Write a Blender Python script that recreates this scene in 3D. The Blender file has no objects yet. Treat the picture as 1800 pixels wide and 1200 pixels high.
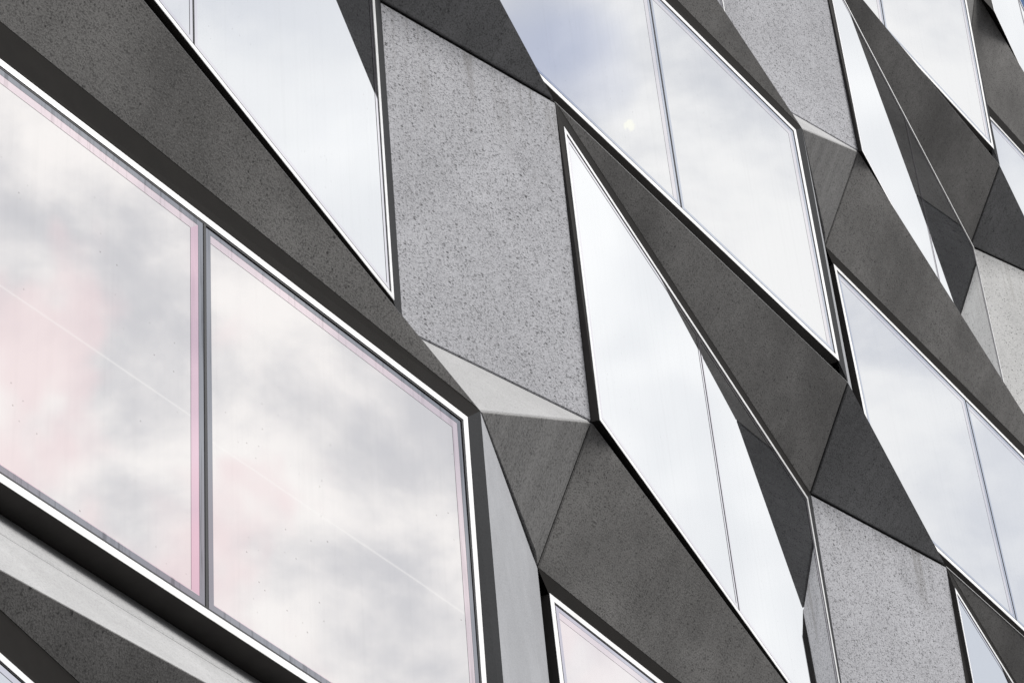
import bpy, bmesh, math, random
from mathutils import Vector, Matrix
random.seed(7)
scene = bpy.context.scene

# ------------------------------------------------------------------ camera
F_PX = 5488.735
R = ((0.491088, -0.867448, -0.079787), (0.519916, 0.365360, -0.772139), (0.698942, 0.337705, 0.630424))
CAM = Vector((-5.7410, -3.0900, -6.6343))
cd = bpy.data.cameras.new('camera'); cam = bpy.data.objects.new('camera', cd)
scene.collection.objects.link(cam); scene.camera = cam
cd.sensor_fit = 'HORIZONTAL'; cd.sensor_width = 36.0; cd.lens = F_PX / 1800 * 36.0
cd.clip_start = .1; cd.clip_end = 5000
M = Matrix.Identity(4)
for i in range(3):
    M[i][0] = R[0][i]; M[i][1] = -R[1][i]; M[i][2] = -R[2][i]; M[i][3] = CAM[i]
cam.matrix_world = M

# ------------------------------------------------------------------ light
SUN_DIR = Vector((.04, -.68, .73)).normalized()      # towards the sun
sun_el = math.asin(SUN_DIR.z); sun_az = math.atan2(SUN_DIR.x, SUN_DIR.y)
ld = bpy.data.lights.new('sun', 'SUN'); lo = bpy.data.objects.new('sun', ld)
scene.collection.objects.link(lo)
ld.energy = 4.0; ld.angle = math.radians(28); ld.color = (1, .985, .96)
lo.rotation_euler = SUN_DIR.to_track_quat('Z', 'Y').to_euler()
scene.view_settings.view_transform = 'Standard'; scene.view_settings.look = 'None'
scene.view_settings.exposure = 0.0; scene.view_settings.gamma = 1.0

class NT:
    """small node helper"""
    def __init__(s, tree): s.t = tree; s.n = tree.nodes; s.l = tree.links
    def node(s, typ, **kw):
        n = s.n.new(typ)
        for k, v in kw.items(): setattr(n, k, v)
        return n
    def put(s, inp, v):
        if isinstance(v, bpy.types.NodeSocket): s.l.new(v, inp)
        elif isinstance(v, (tuple, list, Vector)):
            v = tuple(v)
            inp.default_value = (v + (1,) if (inp.type == 'RGBA' and len(v) == 3) else v)
        else: inp.default_value = v
    def math(s, op, a, b=0.0, c=None, clamp=False):
        n = s.node('ShaderNodeMath', operation=op, use_clamp=clamp)
        s.put(n.inputs[0], a); s.put(n.inputs[1], b)
        if c is not None: s.put(n.inputs[2], c)
        return n.outputs[0]
    def dot(s, a, v):
        n = s.node('ShaderNodeVectorMath', operation='DOT_PRODUCT'); s.put(n.inputs[0], a); s.put(n.inputs[1], v)
        return n.outputs['Value']
    def rng(s, v, a, b, c=0.0, d=1.0, smooth=True):
        n = s.node('ShaderNodeMapRange'); n.interpolation_type = 'SMOOTHSTEP' if smooth else 'LINEAR'
        s.put(n.inputs[0], v); n.inputs[1].default_value = a; n.inputs[2].default_value = b
        n.inputs[3].default_value = c; n.inputs[4].default_value = d
        return n.outputs[0]
    def mix(s, f, a, b, blend='MIX'):
        n = s.node('ShaderNodeMix', data_type='RGBA', blend_type=blend)
        s.put(n.inputs[0], f); s.put(n.inputs[6], a); s.put(n.inputs[7], b)
        return n.outputs[2]
    def noise(s, vec, scale, detail=2.0, rough=.5, dist=0.0):
        n = s.node('ShaderNodeTexNoise')
        if vec is not None: s.put(n.inputs['Vector'], vec)
        n.inputs['Scale'].default_value = scale; n.inputs['Detail'].default_value = detail
        n.inputs['Roughness'].default_value = rough; n.inputs['Distortion'].default_value = dist
        return n.outputs[0]
    def scale(s, vec, v):
        n = s.node('ShaderNodeVectorMath', operation='MULTIPLY'); s.put(n.inputs[0], vec); s.put(n.inputs[1], v)
        return n.outputs[0]
    def add(s, vec, v):
        n = s.node('ShaderNodeVectorMath', operation='ADD'); s.put(n.inputs[0], vec); s.put(n.inputs[1], v)
        return n.outputs[0]
    def comb(s, x, y, z):
        n = s.node('ShaderNodeCombineXYZ'); s.put(n.inputs[0], x); s.put(n.inputs[1], y); s.put(n.inputs[2], z)
        return n.outputs[0]

# ------------------------------------------------------------------ world: blue sky almost covered by bright cloud
world = bpy.data.worlds.new('World'); scene.world = world; world.use_nodes = True
world.node_tree.nodes.clear(); w = NT(world.node_tree)
out = w.node('ShaderNodeOutputWorld')
sky = w.node('ShaderNodeTexSky', sky_type='NISHITA', sun_disc=False, sun_elevation=sun_el, sun_rotation=sun_az)
bg1 = w.node('ShaderNodeBackground'); w.put(bg1.inputs[0], sky.outputs[0]); bg1.inputs[1].default_value = .12
tc = w.node('ShaderNodeTexCoord'); D = tc.outputs['Generated']
sep = w.node('ShaderNodeSeparateXYZ'); w.put(sep.inputs[0], D)
Z = sep.outputs[2]
n1 = w.noise(w.scale(D, (1, 1, 1.5)), 13.0, 6, .54, .30)
n2 = w.noise(w.add(D, (3.1, 1.7, .4)), 13.0, 3, .5, .2)
n3 = w.noise(w.add(D, (7.3, 2.2, 5.1)), 15.0, 3, .5, .4)
# how far a direction lies from the bright bank of cloud over the building's right end
bank = w.rng(w.dot(D, Vector((.80, -.13, .59)).normalized()), .958, .992)          # 1 = bright bank
grey = w.rng(w.dot(D, Vector((.55, -.59, .595)).normalized()), .955, .995)          # 1 = broken grey cloud
c_mid = w.mix(w.rng(n1, .38, .62), (.64, .66, .72), (.84, .845, .86))
c_grey = w.mix(w.rng(n1, .36, .62), (.63, .64, .67), (.96, .945, .93))
c_grey = w.mix(w.math('MULTIPLY', w.math('MULTIPLY', w.rng(n3, .47, .60), w.rng(w.dot(D, Vector((.54, -.61, .575)).normalized()), .980, .993)), .60), c_grey, (.88, .72, .74))
c_white = w.mix(w.rng(n2, .36, .64), (.85, .86, .88), (1.02, 1.02, 1.02))
cl = w.mix(grey, c_mid, c_grey)
cl = w.mix(bank, cl, c_white)
# blue-grey gap in the cloud
gap = w.rng(w.math('ADD', w.dot(D, Vector((.566, -.438, .698)).normalized()), w.math('MULTIPLY', w.math('SUBTRACT', n3, .5), .0009)), .9996, .99998)
cl = w.mix(w.math('MULTIPLY', gap, .65), cl, (.40, .45, .62))
# low sky is duller
low = w.rng(Z, .05, .47, .08, 1.0)
cl2 = w.scale(cl, w.comb(low, low, low))
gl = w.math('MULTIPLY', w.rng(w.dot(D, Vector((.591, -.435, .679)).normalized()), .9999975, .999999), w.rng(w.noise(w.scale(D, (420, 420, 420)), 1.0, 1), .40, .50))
cl2 = w.mix(gl, cl2, (1.0, .99, .90))  # small bright glint painted into the sky, mirrored in one window
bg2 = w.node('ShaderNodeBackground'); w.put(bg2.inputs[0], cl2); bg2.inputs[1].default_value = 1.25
hole = w.rng(w.math('ADD', w.dot(D, Vector((.706, .175, .688)).normalized()), w.math('MULTIPLY', n2, .004)), .9955, .9990)
hole2 = w.math('MULTIPLY', w.rng(w.dot(D, Vector((.848, -.080, .525)).normalized()), .9985, .9999), .45)
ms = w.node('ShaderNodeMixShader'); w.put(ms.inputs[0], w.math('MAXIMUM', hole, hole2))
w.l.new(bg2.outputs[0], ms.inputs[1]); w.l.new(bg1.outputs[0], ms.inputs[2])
# thin condensation trail seen mirrored in the big pane
ta, tb = Vector((.465, -.621, .631)), Vector((.516, -.605, .606))
tn = ta.cross(tb).normalized()
trail = w.rng(w.math('ABSOLUTE', w.dot(D, tn)), .00010, .00034, 1, 0)
seg = w.rng(w.dot(D, Vector((.55, -.59, .59)).normalized()), .985, .995)
bg3 = w.node('ShaderNodeBackground'); bg3.inputs[0].default_value = (1, 1, .98, 1); bg3.inputs[1].default_value = 1.3
ms2 = w.node('ShaderNodeMixShader'); w.put(ms2.inputs[0], w.math('MULTIPLY', w.math('MULTIPLY', trail, seg), .42))
w.l.new(ms.outputs[0], ms2.inputs[1]); w.l.new(bg3.outputs[0], ms2.inputs[2])
w.l.new(ms2.outputs[0], out.inputs[0])

# ------------------------------------------------------------------ materials
def new_mat(name):
    m = bpy.data.materials.new(name); m.use_nodes = True
    m.node_tree.nodes.clear(); t = NT(m.node_tree)
    o = t.node('ShaderNodeOutputMaterial'); b = t.node('ShaderNodeBsdfPrincipled')
    t.l.new(b.outputs[0], o.inputs[0]); t.out = o; t.b = b
    return m, t

def concrete(name, base, speck=.5, size=1.0, stain=.0, streak=None, pits=.0, var=.16, stretch=None, drips=0.0, tint=(1, 1, 1), amount=(.50, .60), streak_amt=.5):
    m, t = new_mat(name)
    tcn = t.node('ShaderNodeTexCoord'); P = tcn.outputs['Object']
    info = t.node('ShaderNodeObjectInfo'); rnd = info.outputs['Random']
    big = t.noise(P, 1.7, 4, .6, .3); mid = t.noise(P, 9, 4, .6, .2)
    PS = t.scale(P, stretch) if stretch else P
    s1 = t.noise(PS, 230 / size, 2.0, .6); s2 = t.noise(t.add(PS, (5, 3, 8)), 240 / size, 2, .6)
    s3 = t.noise(t.add(P, (1, 9, 2)), 55 / size, 2, .5)
    b = tuple(base * c for c in tint)
    lo = tuple(c * (1 - var) for c in b); hi = tuple(min(1, c * (1 + var)) for c in b)
    col = t.mix(t.rng(big, .32, .68), lo, hi)
    col = t.mix(t.rng(mid, .3, .7, 0, .35), col, tuple(c * .82 for c in b))
    # light sand grains and dark aggregate
    col = t.mix(t.rng(s2, .5, .72, 0, speck * .8), col, tuple(min(1, c * 1.35) for c in b))
    if stretch:
        vf = t.node('ShaderNodeTexVoronoi'); t.put(vf.inputs['Vector'], PS); vf.inputs['Scale'].default_value = 108
        vr = t.node('ShaderNodeSeparateXYZ'); t.put(vr.inputs[0], vf.outputs['Color'])
        rad = t.rng(vr.outputs[0], .45, 1.0, .0, .42, False)
        fl = t.rng(t.math('SUBTRACT', vf.outputs['Distance'], rad), -.06, .05, 1, 0)
        fl = t.math('MULTIPLY', fl, t.rng(vr.outputs[1], .0, 1.0, .35, 1.0, False))
        fl = t.math('MULTIPLY', fl, t.rng(vr.outputs[0], .45, .55))
        col = t.mix(t.math('MULTIPLY', fl, 1.0), col, tuple(c * .17 for c in b))
        gl = t.math('MULTIPLY', t.rng(vf.outputs['Distance'], .3, .15), t.rng(vr.outputs[0], .2, .0, 0, 1))
        col = t.mix(t.math('MULTIPLY', gl, .6), col, tuple(min(1, c * 1.5) for c in b))
    f = t.math('MULTIPLY', t.rng(s1, amount[0], amount[1]), t.rng(s3, .38, .62, .35, 1.0))
    col = t.mix(t.math('MULTIPLY', f, speck), col, tuple(c * .27 for c in b))
    s4 = t.noise(t.add(P, (4, 4, 1)), 190 / size, 1, .5)
    col = t.mix(t.rng(s4, .58, .68, 0, speck * .9), col, tuple(c * .45 for c in b))
    if pits:
        v = t.node('ShaderNodeTexVoronoi'); t.put(v.inputs['Vector'], P); v.inputs['Scale'].default_value = 26
        pm = t.math('MULTIPLY', t.rng(v.outputs['Distance'], .06, .16, 1, 0), t.rng(s3, .5, .6))
        v2 = t.node('ShaderNodeTexVoronoi'); t.put(v2.inputs['Vector'], t.add(P, (2, 2, 2))); v2.inputs['Scale'].default_value = 60
        pm2 = t.math('MULTIPLY', t.rng(v2.outputs['Distance'], .10, .24, 1, 0), t.rng(mid, .45, .6))
        col = t.mix(t.math('MULTIPLY', t.math('MAXIMUM', pm, pm2), pits), col, tuple(c * .30 for c in b))
    uvn = t.node('ShaderNodeUVMap'); uvn.uv_map = 'UVMap'
    su = t.node('ShaderNodeSeparateXYZ'); t.put(su.inputs[0], uvn.outputs[0])
    if stain:
        st = t.noise(t.scale(P, (30, 30, 1.3)), 1.0, 4, .65, .3)
        st2 = t.noise(t.scale(P, (9, 9, .5)), 1.0, 2, .5)
        msk = t.math('MULTIPLY', t.rng(st, .48, .70), t.rng(t.math('ADD', su.outputs[1], t.math('MULTIPLY', st2, .35)), .82, 1.20))
        msk = t.math('MULTIPLY', msk, t.rng(st2, .38, .58))
        col = t.mix(t.math('MULTIPLY', msk, stain), col, (b[0] * .42, b[1] * .40, b[2] * .36))
    if drips:
        dn = t.noise(t.comb(t.math('MULTIPLY', t.dot(P, (1, 0, 0)), 9.0), t.math('MULTIPLY', t.dot(P, (0, 1, 0)), 3.0), t.math('MULTIPLY', t.dot(P, (0, 0, 1)), 1.1)), 1.0, 4, .5, .1)
        lines = t.rng(t.math('ABSOLUTE', t.math('SUBTRACT', dn, .56)), .002, .006, 1, 0)
        col = t.mix(t.math('MULTIPLY', t.math('MULTIPLY', lines, t.rng(big, .4, .6)), drips), col, tuple(c * .3 for c in b))
    if streak:
        along, perp, per2 = streak
        q = t.comb(t.math('MULTIPLY', t.dot(P, perp), 55.0), t.math('MULTIPLY', t.dot(P, along), 2.2), t.math('MULTIPLY', t.dot(P, per2), 4.0))
        sn = t.noise(q, 1.0, 4, .7, .15)
        q2 = t.comb(t.math('MULTIPLY', t.dot(P, perp), 14.0), t.math('MULTIPLY', t.dot(P, along), 1.2), 0.0)
        sn2 = t.noise(q2, 1.0, 2, .5, .2)
        col = t.mix(t.rng(sn, .42, .68, 0, streak_amt), col, tuple(c * .5 for c in b))
        col = t.mix(t.rng(sn2, .42, .7, 0, streak_amt * .5), col, tuple(min(1, c * 1.5) for c in b))
    t.put(t.b.inputs['Base Color'], col)
    t.b.inputs['Roughness'].default_value = .85
    t.b.inputs['Specular IOR Level'].default_value = .25
    bp = t.node('ShaderNodeBump'); bp.inputs['Strength'].default_value = .35; bp.inputs['Distance'].default_value = .002
    t.put(bp.inputs['Height'], t.math('ADD', s1, t.math('MULTIPLY', s2, .5)))
    t.l.new(bp.outputs[0], t.b.inputs['Normal'])
    return m

def unit(v): return Vector(v).normalized()
MAT = {}
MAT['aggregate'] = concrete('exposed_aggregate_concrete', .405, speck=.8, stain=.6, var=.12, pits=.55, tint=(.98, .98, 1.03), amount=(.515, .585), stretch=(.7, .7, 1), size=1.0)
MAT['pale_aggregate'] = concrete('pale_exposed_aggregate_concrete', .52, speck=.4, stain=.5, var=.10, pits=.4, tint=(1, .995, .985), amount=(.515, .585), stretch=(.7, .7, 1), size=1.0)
MAT['smooth'] = concrete('smooth_light_concrete', .37, speck=.30, var=.09, tint=(1.0, .995, .995), stain=.15)
MAT['return'] = concrete('pale_cast_concrete', .39, speck=.20, var=.08, tint=(.97, .985, 1.03), stain=.3)
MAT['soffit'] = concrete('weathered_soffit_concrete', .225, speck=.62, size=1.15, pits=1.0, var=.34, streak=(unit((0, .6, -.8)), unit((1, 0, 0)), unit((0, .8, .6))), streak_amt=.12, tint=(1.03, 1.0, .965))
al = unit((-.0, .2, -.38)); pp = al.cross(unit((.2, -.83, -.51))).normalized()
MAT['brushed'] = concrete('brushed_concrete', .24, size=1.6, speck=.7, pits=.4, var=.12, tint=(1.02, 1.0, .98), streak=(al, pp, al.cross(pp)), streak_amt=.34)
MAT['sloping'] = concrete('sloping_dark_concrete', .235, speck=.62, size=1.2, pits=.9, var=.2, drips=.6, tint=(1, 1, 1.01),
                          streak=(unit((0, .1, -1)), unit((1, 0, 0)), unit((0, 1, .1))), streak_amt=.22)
MAT['reveal'] = concrete('shade_toned_reveal_concrete', .024, speck=.35, pits=.4, var=.10, tint=(.94, .98, 1.06))  # concrete with the shade of the recess put into its colour

def plain(name, col, rough=.5, metal=0.0, spec=.5):
    m, t = new_mat(name)
    P = t.node('ShaderNodeTexCoord').outputs['Object']
    n = t.noise(P, 14, 3, .6)
    t.put(t.b.inputs['Base Color'], t.mix(t.rng(n, .3, .7, 0, 1), tuple(c * .9 for c in col), tuple(min(1, c * 1.08) for c in col)))
    t.b.inputs['Roughness'].default_value = rough; t.b.inputs['Metallic'].default_value = metal
    t.b.inputs['Specular IOR Level'].default_value = spec
    return m
MAT['white'] = plain('white_painted_metal', (.93, .93, .92), .3, metal=.35)
MAT['coping'] = plain('pale_metal_coping', (.70, .71, .73), .4)
MAT['gasket'] = plain('black_rubber', (.018, .018, .02), .6)
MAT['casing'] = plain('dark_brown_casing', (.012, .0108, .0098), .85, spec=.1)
MAT['casing_shade_lift'] = plain('casing_lifted_in_shade', (.045, .042, .040), .8, spec=.2)  # same casing, colour raised to stand in for light missing in deep shade
MAT['backing'] = plain('joint_backing', (.022, .021, .019), .8)
MAT['wall'] = plain('core_wall', (.06, .06, .06), .8)
MAT['asphalt'] = plain('asphalt', (.05, .05, .052), .9)

def mirror(name, col, diffuse, fac, rough=.01, streak=0.0, dirt=0.0):
    m = bpy.data.materials.new(name); m.use_nodes = True
    m.node_tree.nodes.clear(); t = NT(m.node_tree)
    o = t.node('ShaderNodeOutputMaterial'); g = t.node('ShaderNodeBsdfGlossy'); d = t.node('ShaderNodeBsdfDiffuse')
    mx = t.node('ShaderNodeMixShader')
    P = t.node('ShaderNodeTexCoord').outputs['Object']
    c = t.mix(0.0, col, col)
    if streak:
        sn = t.noise(t.scale(P, (70, 70, 1.6)), 1.0, 4, .7, .1)
        c = t.mix(t.rng(sn, .5, .68, 0, streak), col, tuple(k * .45 for k in col))
    sn2 = t.noise(t.scale(P, (60, 60, .8)), 1.0, 3, .6, .05)
    c = t.mix(t.rng(sn2, .45, .75, 0, .045), c, tuple(k * .6 for k in col))
    if dirt:
        v = t.node('ShaderNodeTexVoronoi'); t.put(v.inputs['Vector'], P); v.inputs['Scale'].default_value = 34
        c = t.mix(t.math('MULTIPLY', t.math('MULTIPLY', t.rng(v.outputs['Distance'], .05, .10, 1, 0), t.rng(t.noise(P, 3, 2), .5, .6)), dirt), c, (.25, .22, .2))
    t.put(g.inputs[0], c); g.inputs[1].default_value = rough
    t.put(d.inputs[0], diffuse)
    t.put(mx.inputs[0], fac); t.l.new(d.outputs[0], mx.inputs[1]); t.l.new(g.outputs[0], mx.inputs[2])
    bp = t.node('ShaderNodeBump'); bp.inputs['Strength'].default_value = .02; bp.inputs['Distance'].default_value = .002
    t.put(bp.inputs['Height'], t.noise(P, 2.2, 1, .4)); t.l.new(bp.outputs[0], g.inputs['Normal'])
    t.l.new(mx.outputs[0], o.inputs[0])
    return m
MAT['glass'] = mirror('reflective_glass', (.80, .81, .82), (.12, .12, .13), .97, dirt=.25)
MAT['glass_warm'] = mirror('rosy_reflective_glass', (.805, .79, .79), (.14, .13, .13), .97, dirt=.5)
MAT['spacer'] = mirror('pale_blue_spacer_behind_glass', (.60, .64, .72), (.2, .2, .24), .88, .03, streak=.1)
MAT['spacer_dirty'] = mirror('streaked_grey_spacer', (.37, .39, .43), (.15, .15, .17), .75, .05, streak=.75)
MAT['pink'] = mirror('pink_edge_of_glass', (.76, .58, .67), (.4, .3, .35), .92, .03, streak=.12)
MAT['faint_pink'] = mirror('faint_pink_edge_of_glass', (.79, .70, .745), (.3, .26, .28), .94, .03, streak=.35)
MAT['lilac'] = mirror('lilac_edge_of_glass', (.77, .755, .79), (.2, .19, .21), .95, .02)

# ------------------------------------------------------------------ facade lattice (metres, x along wall, y into wall, z up)
BAY, ROW = 3.0, 3.34576
BASE = {'M': (0.0000, 0.0000, 0.0000), 'Q': (0.6410, -0.2411, -0.0370), 'K': (0.6389, -0.2172, -1.2691), 'U': (0.0112, 0.0154, -1.2500), 'N': (-0.1241, -0.2674, -1.7520), 'E': (0.6763, 0.0024, -1.6609), 'P': (-0.1174, -0.2599, 0.3138), 'TA': (-2.2726, 0.0051, -1.7301), 'RA': (-0.1983, -0.2647, -1.8216), 'PA': (-0.1978, -0.2610, -2.9785), 'LA': (-2.2705, -0.0238, -2.9224), 'TB': (-2.3552, -0.2575, -0.1536), 'RB': (-0.1279, -0.0408, -0.1134), 'PB': (-0.1235, -0.0346, -1.2660), 'LB': (-2.3489, -0.2447, -1.2774)}
# small site tolerances of single corners
DEV={('E',0,0):(-0.0025,0.0008,0.0001),('E',1,0):(0.0125,-0.0065,0.0009),('E',2,0):(-0.0076,0.0014,0.0057),('K',0,-1):(-0.0041,0.0091,-0.0282),('K',0,0):(0.0126,-0.0052,0.0023),('K',1,0):(0.0264,-0.0147,0.0016),('K',2,0):(-0.1059,0.0180,0.0804),('LA',0,0):(0.0033,0.0289,0.0220),('LA',0,1):(-0.0088,0.0095,-0.0007),('LA',1,0):(0.0018,0.0174,0.0391),('LA',1,1):(0.0114,0.0027,-0.0154),('LA',2,0):(-0.0090,0.0251,0.0714),('LA',2,1):(0.0014,0.0091,-0.0009),('LB',0,0):(-0.0058,0.0026,-0.0310),('LB',0,1):(-0.0052,-0.0053,0.0008),('LB',0,2):(0.0049,-0.0038,-0.0003),('LB',1,1):(0.0042,-0.0057,-0.0069),('M',0,0):(0.0012,0.0000,-0.0011),('M',0,1):(0.0016,-0.0007,0.0000),('M',1,1):(-0.0081,0.0042,0.0014),('N',0,0):(-0.0022,-0.0007,0.0050),('N',0,1):(-0.0078,0.0142,-0.0383),('N',1,0):(0.0060,0.0015,-0.0096),('N',1,1):(-0.0032,0.0102,-0.0174),('N',2,0):(0.0092,-0.0058,-0.0003),('N',2,1):(0.0000,0.0060,-0.0092),('P',-1,1):(-0.0073,0.0023,0.0001),('P',0,1):(0.0099,0.0046,0.0139),('P',1,1):(-0.0074,-0.0043,0.0009),('PA',0,0):(-0.0142,0.0080,0.0351),('PA',0,1):(0.0006,-0.0068,0.0005),('PA',1,0):(0.0040,-0.0019,-0.0020),('PA',1,1):(0.0052,0.0008,-0.0507),('PA',2,0):(0.0288,-0.0016,0.0236),('PA',2,1):(0.0007,-0.0093,0.0009),('PB',0,0):(0.0040,-0.0014,0.0036),('PB',0,1):(-0.0205,-0.0006,-0.0135),('PB',0,2):(-0.0022,0.0037,0.0003),('PB',1,1):(-0.0026,-0.0000,-0.0000),('Q',0,0):(-0.0044,0.0025,-0.0023),('Q',0,1):(0.0210,-0.0050,-0.0074),('Q',1,1):(-0.0548,0.0038,0.0720),('RA',0,0):(-0.0134,-0.0060,-0.0026),('RA',0,1):(0.0011,0.0100,-0.0152),('RA',1,0):(0.0046,0.0025,-0.0085),('RA',1,1):(0.0057,0.0183,-0.0136),('RA',2,0):(0.0295,-0.0438,-0.0113),('RA',2,1):(0.0012,0.0120,-0.0074),('RB',0,0):(0.0084,-0.0032,-0.0001),('RB',0,1):(-0.0162,0.0042,-0.0093),('RB',0,2):(0.0022,-0.0037,-0.0003),('RB',1,1):(0.0018,0.0014,0.0000),('TA',0,0):(0.0054,-0.0173,-0.0703),('TA',0,1):(-0.0066,-0.0056,0.0057),('TA',1,0):(0.0040,-0.0108,-0.0542),('TA',1,1):(0.0135,-0.0121,0.0065),('TA',2,0):(-0.0069,-0.0491,-0.0125),('TA',2,1):(0.0035,-0.0018,-0.0165),('TB',0,0):(0.0005,0.0076,0.0003),('TB',0,1):(0.0011,0.0063,0.0094),('TB',0,2):(0.0112,-0.0043,-0.0011),('TB',1,1):(0.0105,0.0026,0.0001),('U',0,0):(0.0027,-0.0011,0.0013),}
ROOF, GROUND, DEPTH = 6.56, -8.28, .36

def V(t, n, m):
    b = Vector(BASE[t]) + Vector((BAY * (n + m), 0, ROW * n))
    d = DEV.get((t, n, m))
    return b + Vector(d) if d else b

root = bpy.data.objects.new('office_building', None); scene.collection.objects.link(root)
root.location = (0, 0, GROUND)
root['label'] = 'office building with faceted grey concrete cladding and slanted mirror windows in thin white frames'
root['category'] = 'building'

def link(name, verts, faces, mat, parent=root, uvs=None, mats=None, fmat=None, clip=True):
    """one mesh object, cut off at the roof line and at the ground"""
    me = bpy.data.meshes.new(name); bm = bmesh.new()
    uv = bm.loops.layers.uv.new('UVMap')
    vs = [bm.verts.new(v) for v in verts]
    for k, f in enumerate(faces):
        try: bf = bm.faces.new([vs[i] for i in f])
        except ValueError: continue
        if fmat: bf.material_index = fmat[k]
        for lp, i in zip(bf.loops, f):
            lp[uv].uv = uvs[i] if uvs else (0, 0)
    if clip:
        for z, s in ((ROOF, 1), (GROUND, -1)):
            g = bm.verts[:] + bm.edges[:] + bm.faces[:]
            if g: bmesh.ops.bisect_plane(bm, geom=g, plane_co=(0, 0, z), plane_no=(0, 0, s), clear_outer=True)
    if not bm.faces:
        bm.free(); bpy.data.meshes.remove(me); return None
    bm.to_mesh(me); bm.free()
    for mm in (mats or [mat]): me.materials.append(mm)
    o = bpy.data.objects.new(name, me); scene.collection.objects.link(o)
    o.parent = parent
    # keep mesh coordinates in metres of the facade; the building's origin is at the ground
    if parent is root: o.location = -root.location
    return o

def outward(p):
    n = (p[1] - p[0]).cross(p[2] - p[0]).normalized()
    return p[::-1] if n.y > 0 else p

def inset2d(pts, ds):
    """inset a planar polygon in 3D by ds[i] along edge i (i -> i+1)"""
    n = (pts[1] - pts[0]).cross(pts[2] - pts[0]).normalized(); k = len(pts)
    lines = []
    for i in range(k):
        a, b = pts[i], pts[(i + 1) % k]
        e = (b - a).normalized(); q = n.cross(e)
        lines.append((a + q * ds[i], e, q))
    res = []
    for i in range(k):
        (a0, e0, q0), (a1, e1, q1) = lines[i - 1], lines[i]
        den = e0.dot(q1)
        if abs(den) < 1e-6: res.append(a1.copy()); continue
        res.append(a0 + e0 * ((a1 - a0).dot(q1) / den))
    return res

def panel(name, pts, gaps, mat, label=None, cham=.004, thick=.024, uv=None, extra=None):
    """a cladding panel: face inset at its joints, a fine chamfer and a return; pts run so that the normal looks outwards"""
    nrm = (pts[1] - pts[0]).cross(pts[2] - pts[0]).normalized()
    if nrm.y > 0:
        pts = pts[::-1]; gaps = gaps[::-1]; gaps = gaps[1:] + gaps[:1]
        if uv: uv = uv[::-1]
        nrm = -nrm
    k = len(pts)
    outer = inset2d(pts, gaps)
    inner = inset2d(pts, [g + (cham if g > 0 else .0015) for g in gaps])
    v = [p for p in inner] + [p - nrm * cham * .8 for p in outer] + [p - nrm * thick for p in outer]
    uvl = (uv or [(0, .5)] * k) * 3
    f = [tuple(range(k))]
    for i in range(k):
        j = (i + 1) % k
        f.append((i, k + i, k + j, j)); f.append((k + i, 2 * k + i, 2 * k + j, k + j))
    o = link(name, v, f, mat, uvs=uvl)
    if o and label: o['label'] = label
    if thick > .01: BACK.append([p - nrm * (thick - .004) for p in pts])
    return o
BACK = []

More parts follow.
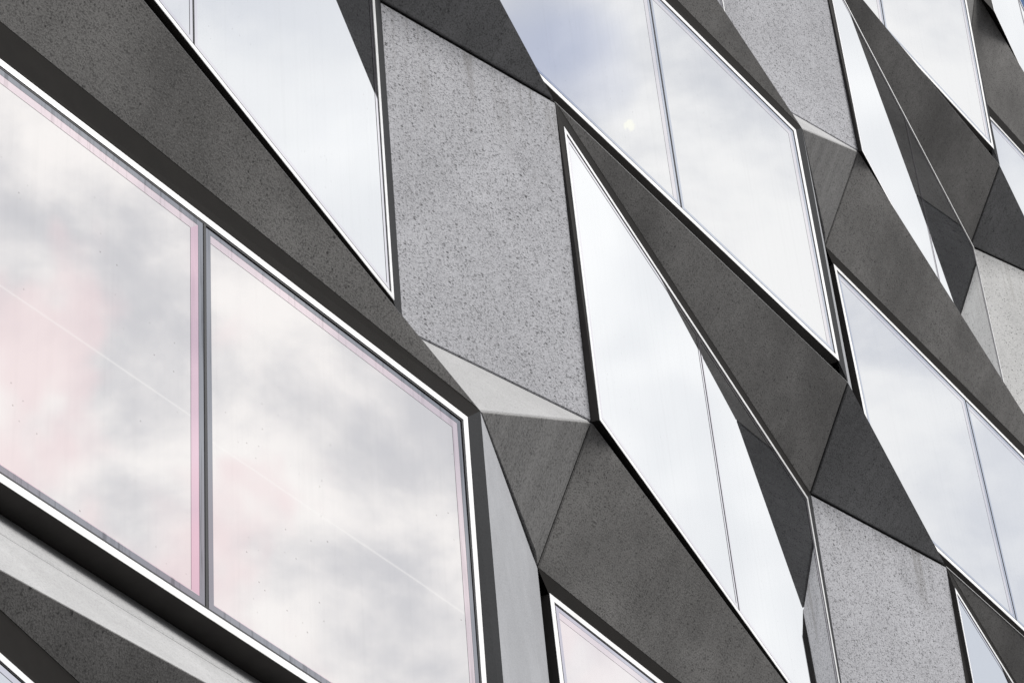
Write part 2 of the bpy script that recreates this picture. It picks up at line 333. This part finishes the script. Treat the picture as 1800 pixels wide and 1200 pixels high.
def window(kind, n, m, opening):
    T, Rr, P, L = [V(c + kind, n, m) for c in 'TRPL']
    quad = [T, L, P, Rr]                      # counter-clockwise from outside
    nrm = (quad[1] - quad[0]).cross(quad[2] - quad[0]).normalized()
    if nrm.y > 0: nrm = -nrm
    big = (kind == 'A' and (n, m) == (0, 0))
    fw = .019 if kind == 'A' else .015
    # reveals: slanted strips from the edges of the opening to the window frame
    def strip(name, pts, mat): link(name, pts, [(0, 1, 2, 3)], mat)
    if kind == 'B':
        q0, k0, u, mm = opening
        strip('dark_reveal', [q0, k0, L, T], MAT['casing_shade_lift']); strip('dark_reveal', [mm, q0, T, Rr], MAT['casing'])
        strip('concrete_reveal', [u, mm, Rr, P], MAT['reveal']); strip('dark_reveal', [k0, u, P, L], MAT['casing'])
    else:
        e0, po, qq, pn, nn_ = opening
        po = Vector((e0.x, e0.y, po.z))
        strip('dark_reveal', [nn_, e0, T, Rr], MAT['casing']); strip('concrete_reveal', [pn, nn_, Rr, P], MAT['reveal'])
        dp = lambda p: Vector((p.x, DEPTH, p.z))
        link('dark_reveal', [e0, po, qq, dp(e0), dp(po), dp(qq)], [(0, 1, 4, 3), (1, 2, 5, 4)], MAT['casing_shade_lift'])
    # white frame ring, proud of the glass, with casing behind it
    o0 = quad; o1 = inset2d(quad, [fw] * 4)
    up = nrm * .003
    v = [p + up for p in o0] + [p + up for p in o1] + [p - nrm * .002 for p in o1] + [p + nrm * .0015 for p in o0]
    f = []
    for i in range(4):
        j = (i + 1) % 4
        f += [(i, j, 4 + j, 4 + i), (4 + i, 4 + j, 8 + j, 8 + i), (12 + i, 12 + j, j, i)]
    win = link('window', v, f, MAT['white'])
    if not win: return
    if big: win['label'] = 'large window with rosy cloud reflections and pink glass edges'
    # casing
    oc = inset2d(quad, [.0008] * 4)
    back = [Vector((p.x, p.y + .07, p.z)) for p in oc]
    v = [p + nrm * .0012 for p in oc] + back
    link('casing', v, [(i, (i + 1) % 4, 4 + (i + 1) % 4, 4 + i) for i in range(4) if kind == 'A' and i in (0, 1)] or [(4, 5, 6, 7)], MAT['casing_shade_lift'], win)
    # gasket
    gw = .006 if big else (.0045 if kind == 'A' else .0035)
    o2 = inset2d(quad, [fw + gw] * 4)
    v = [p + nrm * .0015 for p in o1] + [p + nrm * .0015 for p in o2]
    gf = [(i, (i + 1) % 4, 4 + (i + 1) % 4, 4 + i) for i in range(4)]
    link('gasket', v, gf, MAT['gasket'], win)
    # two panes either side of a slim joint
    fr = .518 if kind == 'A' else .508
    topx = lambda s: T.lerp(Rr, s); botx = lambda s: L.lerp(P, s)
    inn = inset2d(quad, [fw + .004] * 4)
    Ti, Li, Pi, Ri = inn
    wtot = (Rr.x - T.x); half = (.0036 if big else .0026 if kind == 'A' else .002) / wtot
    def cut(s): return Ti.lerp(Ri, s), Li.lerp(Pi, s)
    ta, ba = cut(fr - half); tb_, bb = cut(fr + half)
    # joint
    jt, jb = cut(fr - half * 1.1), cut(fr + half * 1.1)
    link('mullion', [jt[0] + nrm * .0018, jt[1] + nrm * .0018, jb[1] + nrm * .0018, jb[0] + nrm * .0018,
                     jt[0] - nrm * .02, jt[1] - nrm * .02, jb[1] - nrm * .02, jb[0] - nrm * .02],
         [(0, 1, 2, 3), (0, 4, 5, 1), (3, 2, 6, 7)], MAT['gasket'], win)
    panes = [[Ti, Li, ba, ta], [tb_, bb, Pi, Ri]]
    for q_i, q in enumerate(panes):
        if big and q_i == 1:
            q = [q[0] - nrm * .002, q[1], q[2], q[3] - nrm * .002]
        gm = MAT['glass_warm'] if big else MAT['glass']
        g = link('pane', [p.copy() for p in q] + [p - nrm * .008 for p in q], [(0, 1, 2, 3), (0, 4, 5, 1), (1, 5, 6, 2), (2, 6, 7, 3), (3, 7, 4, 0)], gm, win)
        # edge 0: left side, 1: bottom, 2: right side, 3: top
        sp = .016 if big else .014
        base = [.003] * 4
        a = inset2d(q, base); b = inset2d(q, [d + sp for d in base])
        lift = nrm * .0008
        link('spacer', [p + lift for p in a] + [p + lift for p in b], gf, MAT['spacer_dirty'] if big else MAT['spacer' if kind == 'A' else 'lilac'], win)
        ed = [sp + .003 + .0, sp + .003 + (.003 if big else .0), sp + .003 + (.026 if q_i == 0 or not big else .022), sp + .003 + .024]
        c = inset2d(q, ed)
        lift = nrm * .0005
        if kind == 'A': link('edge_band', [p + lift for p in b] + [p + lift for p in c], gf, None, win, mats=([MAT['pink'], MAT['faint_pink']] if big else [MAT['lilac']]), fmat=([1, 1, 0 if q_i == 0 else 1, 1] if big else [0] * 4))

G = .0045
for c in range(-1, 5):
    for n in range(-2, 3):
        m = c - n
        M_, Q, K, U, N, E, P = [V(t, n, m) for t in 'MQKUNEP']
        K0, E0, Q0 = V('K', n, m - 1), V('E', n, m - 1), V('Q', n, m - 1)
        Pn = V('P', n - 1, m + 1)
        # flat panel in speckled aggregate
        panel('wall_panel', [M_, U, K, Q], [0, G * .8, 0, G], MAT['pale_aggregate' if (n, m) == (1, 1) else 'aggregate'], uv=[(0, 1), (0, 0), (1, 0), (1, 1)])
        panel('ledge_panel', [U, N, K], [0, .002, G * .8], MAT['smooth'])
        # brushed triangle with a folded edge strip along the joint
        X = N.lerp(E, .90) + Vector((0, -.010, 0))
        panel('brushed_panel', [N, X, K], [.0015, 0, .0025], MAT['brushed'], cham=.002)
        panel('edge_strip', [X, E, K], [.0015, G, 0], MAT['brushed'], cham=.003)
        panel('return_panel', [N, Pn, Vector((E.x, E.y, Pn.z)), E], [0, 0, 0, .002], MAT['return'], cham=.003)
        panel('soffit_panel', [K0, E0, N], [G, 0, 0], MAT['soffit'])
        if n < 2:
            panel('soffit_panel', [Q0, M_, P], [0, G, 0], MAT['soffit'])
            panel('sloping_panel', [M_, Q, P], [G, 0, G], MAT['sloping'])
        panel('sill_panel', [K0, N, U], [0, 0, 0], MAT['smooth'])
        # sloping sill under the big window, folded close to its top edge
        LA, PA = V('LA', n + 1, m - 1 + 0), V('PA', n + 1, m - 1 + 0)
        Qs, Ps = V('Q', n, m - 1), V('P', n, m)
        bl, br = LA + Vector((0, .07, .0)), PA + Vector((0, .07, .0))
        cl_, cr_ = Qs.lerp(bl, .70) + Vector((0, .014, 0)), Ps.lerp(br, .70) + Vector((0, .010, 0))
        if n < 2:
            panel('sill_panel', [Qs, Ps, cr_, cl_], [0, 0, 0, 0], MAT['smooth'], thick=.003)
            panel('sill_panel', [cl_, cr_, br, bl], [0, 0, 0, 0], MAT['smooth'], thick=.003)
        # windows
        window('B', n, m, [Q0, K0, U, M_])
        window('A', n, m, [E0, V('P', n - 1, m), V('Q', n - 1, m), Pn, N])
# dark sheet behind the joints
vb, fb = [], []
for p in BACK:
    k = len(vb); vb += p; fb.append(tuple(range(k, k + len(p))))
link('joint_backing', vb, fb, MAT['backing'])

# core of the building behind the cladding
x0, x1 = -1 * BAY - 2.9, 4 * BAY + .7
def box(name, a, b, mat, parent=root):
    (xa, ya, za), (xb, yb, zb) = a, b
    v = [Vector(p) for p in ((xa, ya, za), (xb, ya, za), (xb, yb, za), (xa, yb, za), (xa, ya, zb), (xb, ya, zb), (xb, yb, zb), (xa, yb, zb))]
    return link(name, v, [(0, 1, 5, 4), (1, 2, 6, 5), (2, 3, 7, 6), (3, 0, 4, 7), (4, 5, 6, 7), (3, 2, 1, 0)], mat, parent, clip=False)
box('wall', (x0, DEPTH - .004, GROUND), (x1, 14, 6.15), MAT['wall'])
box('roof_coping', (x0, DEPTH, 6.154), (x1, .9, 6.20), MAT['coping'])

# ------------------------------------------------------------------ ground
me = bpy.data.meshes.new('ground')
me.from_pydata([(-800, -800, GROUND - .01), (800, -800, GROUND - .01), (800, 800, GROUND - .01), (-800, 800, GROUND - .01)], [], [(0, 1, 2, 3)])
me.materials.append(MAT['asphalt'])
g = bpy.data.objects.new('ground', me); scene.collection.objects.link(g); g['kind'] = 'structure'
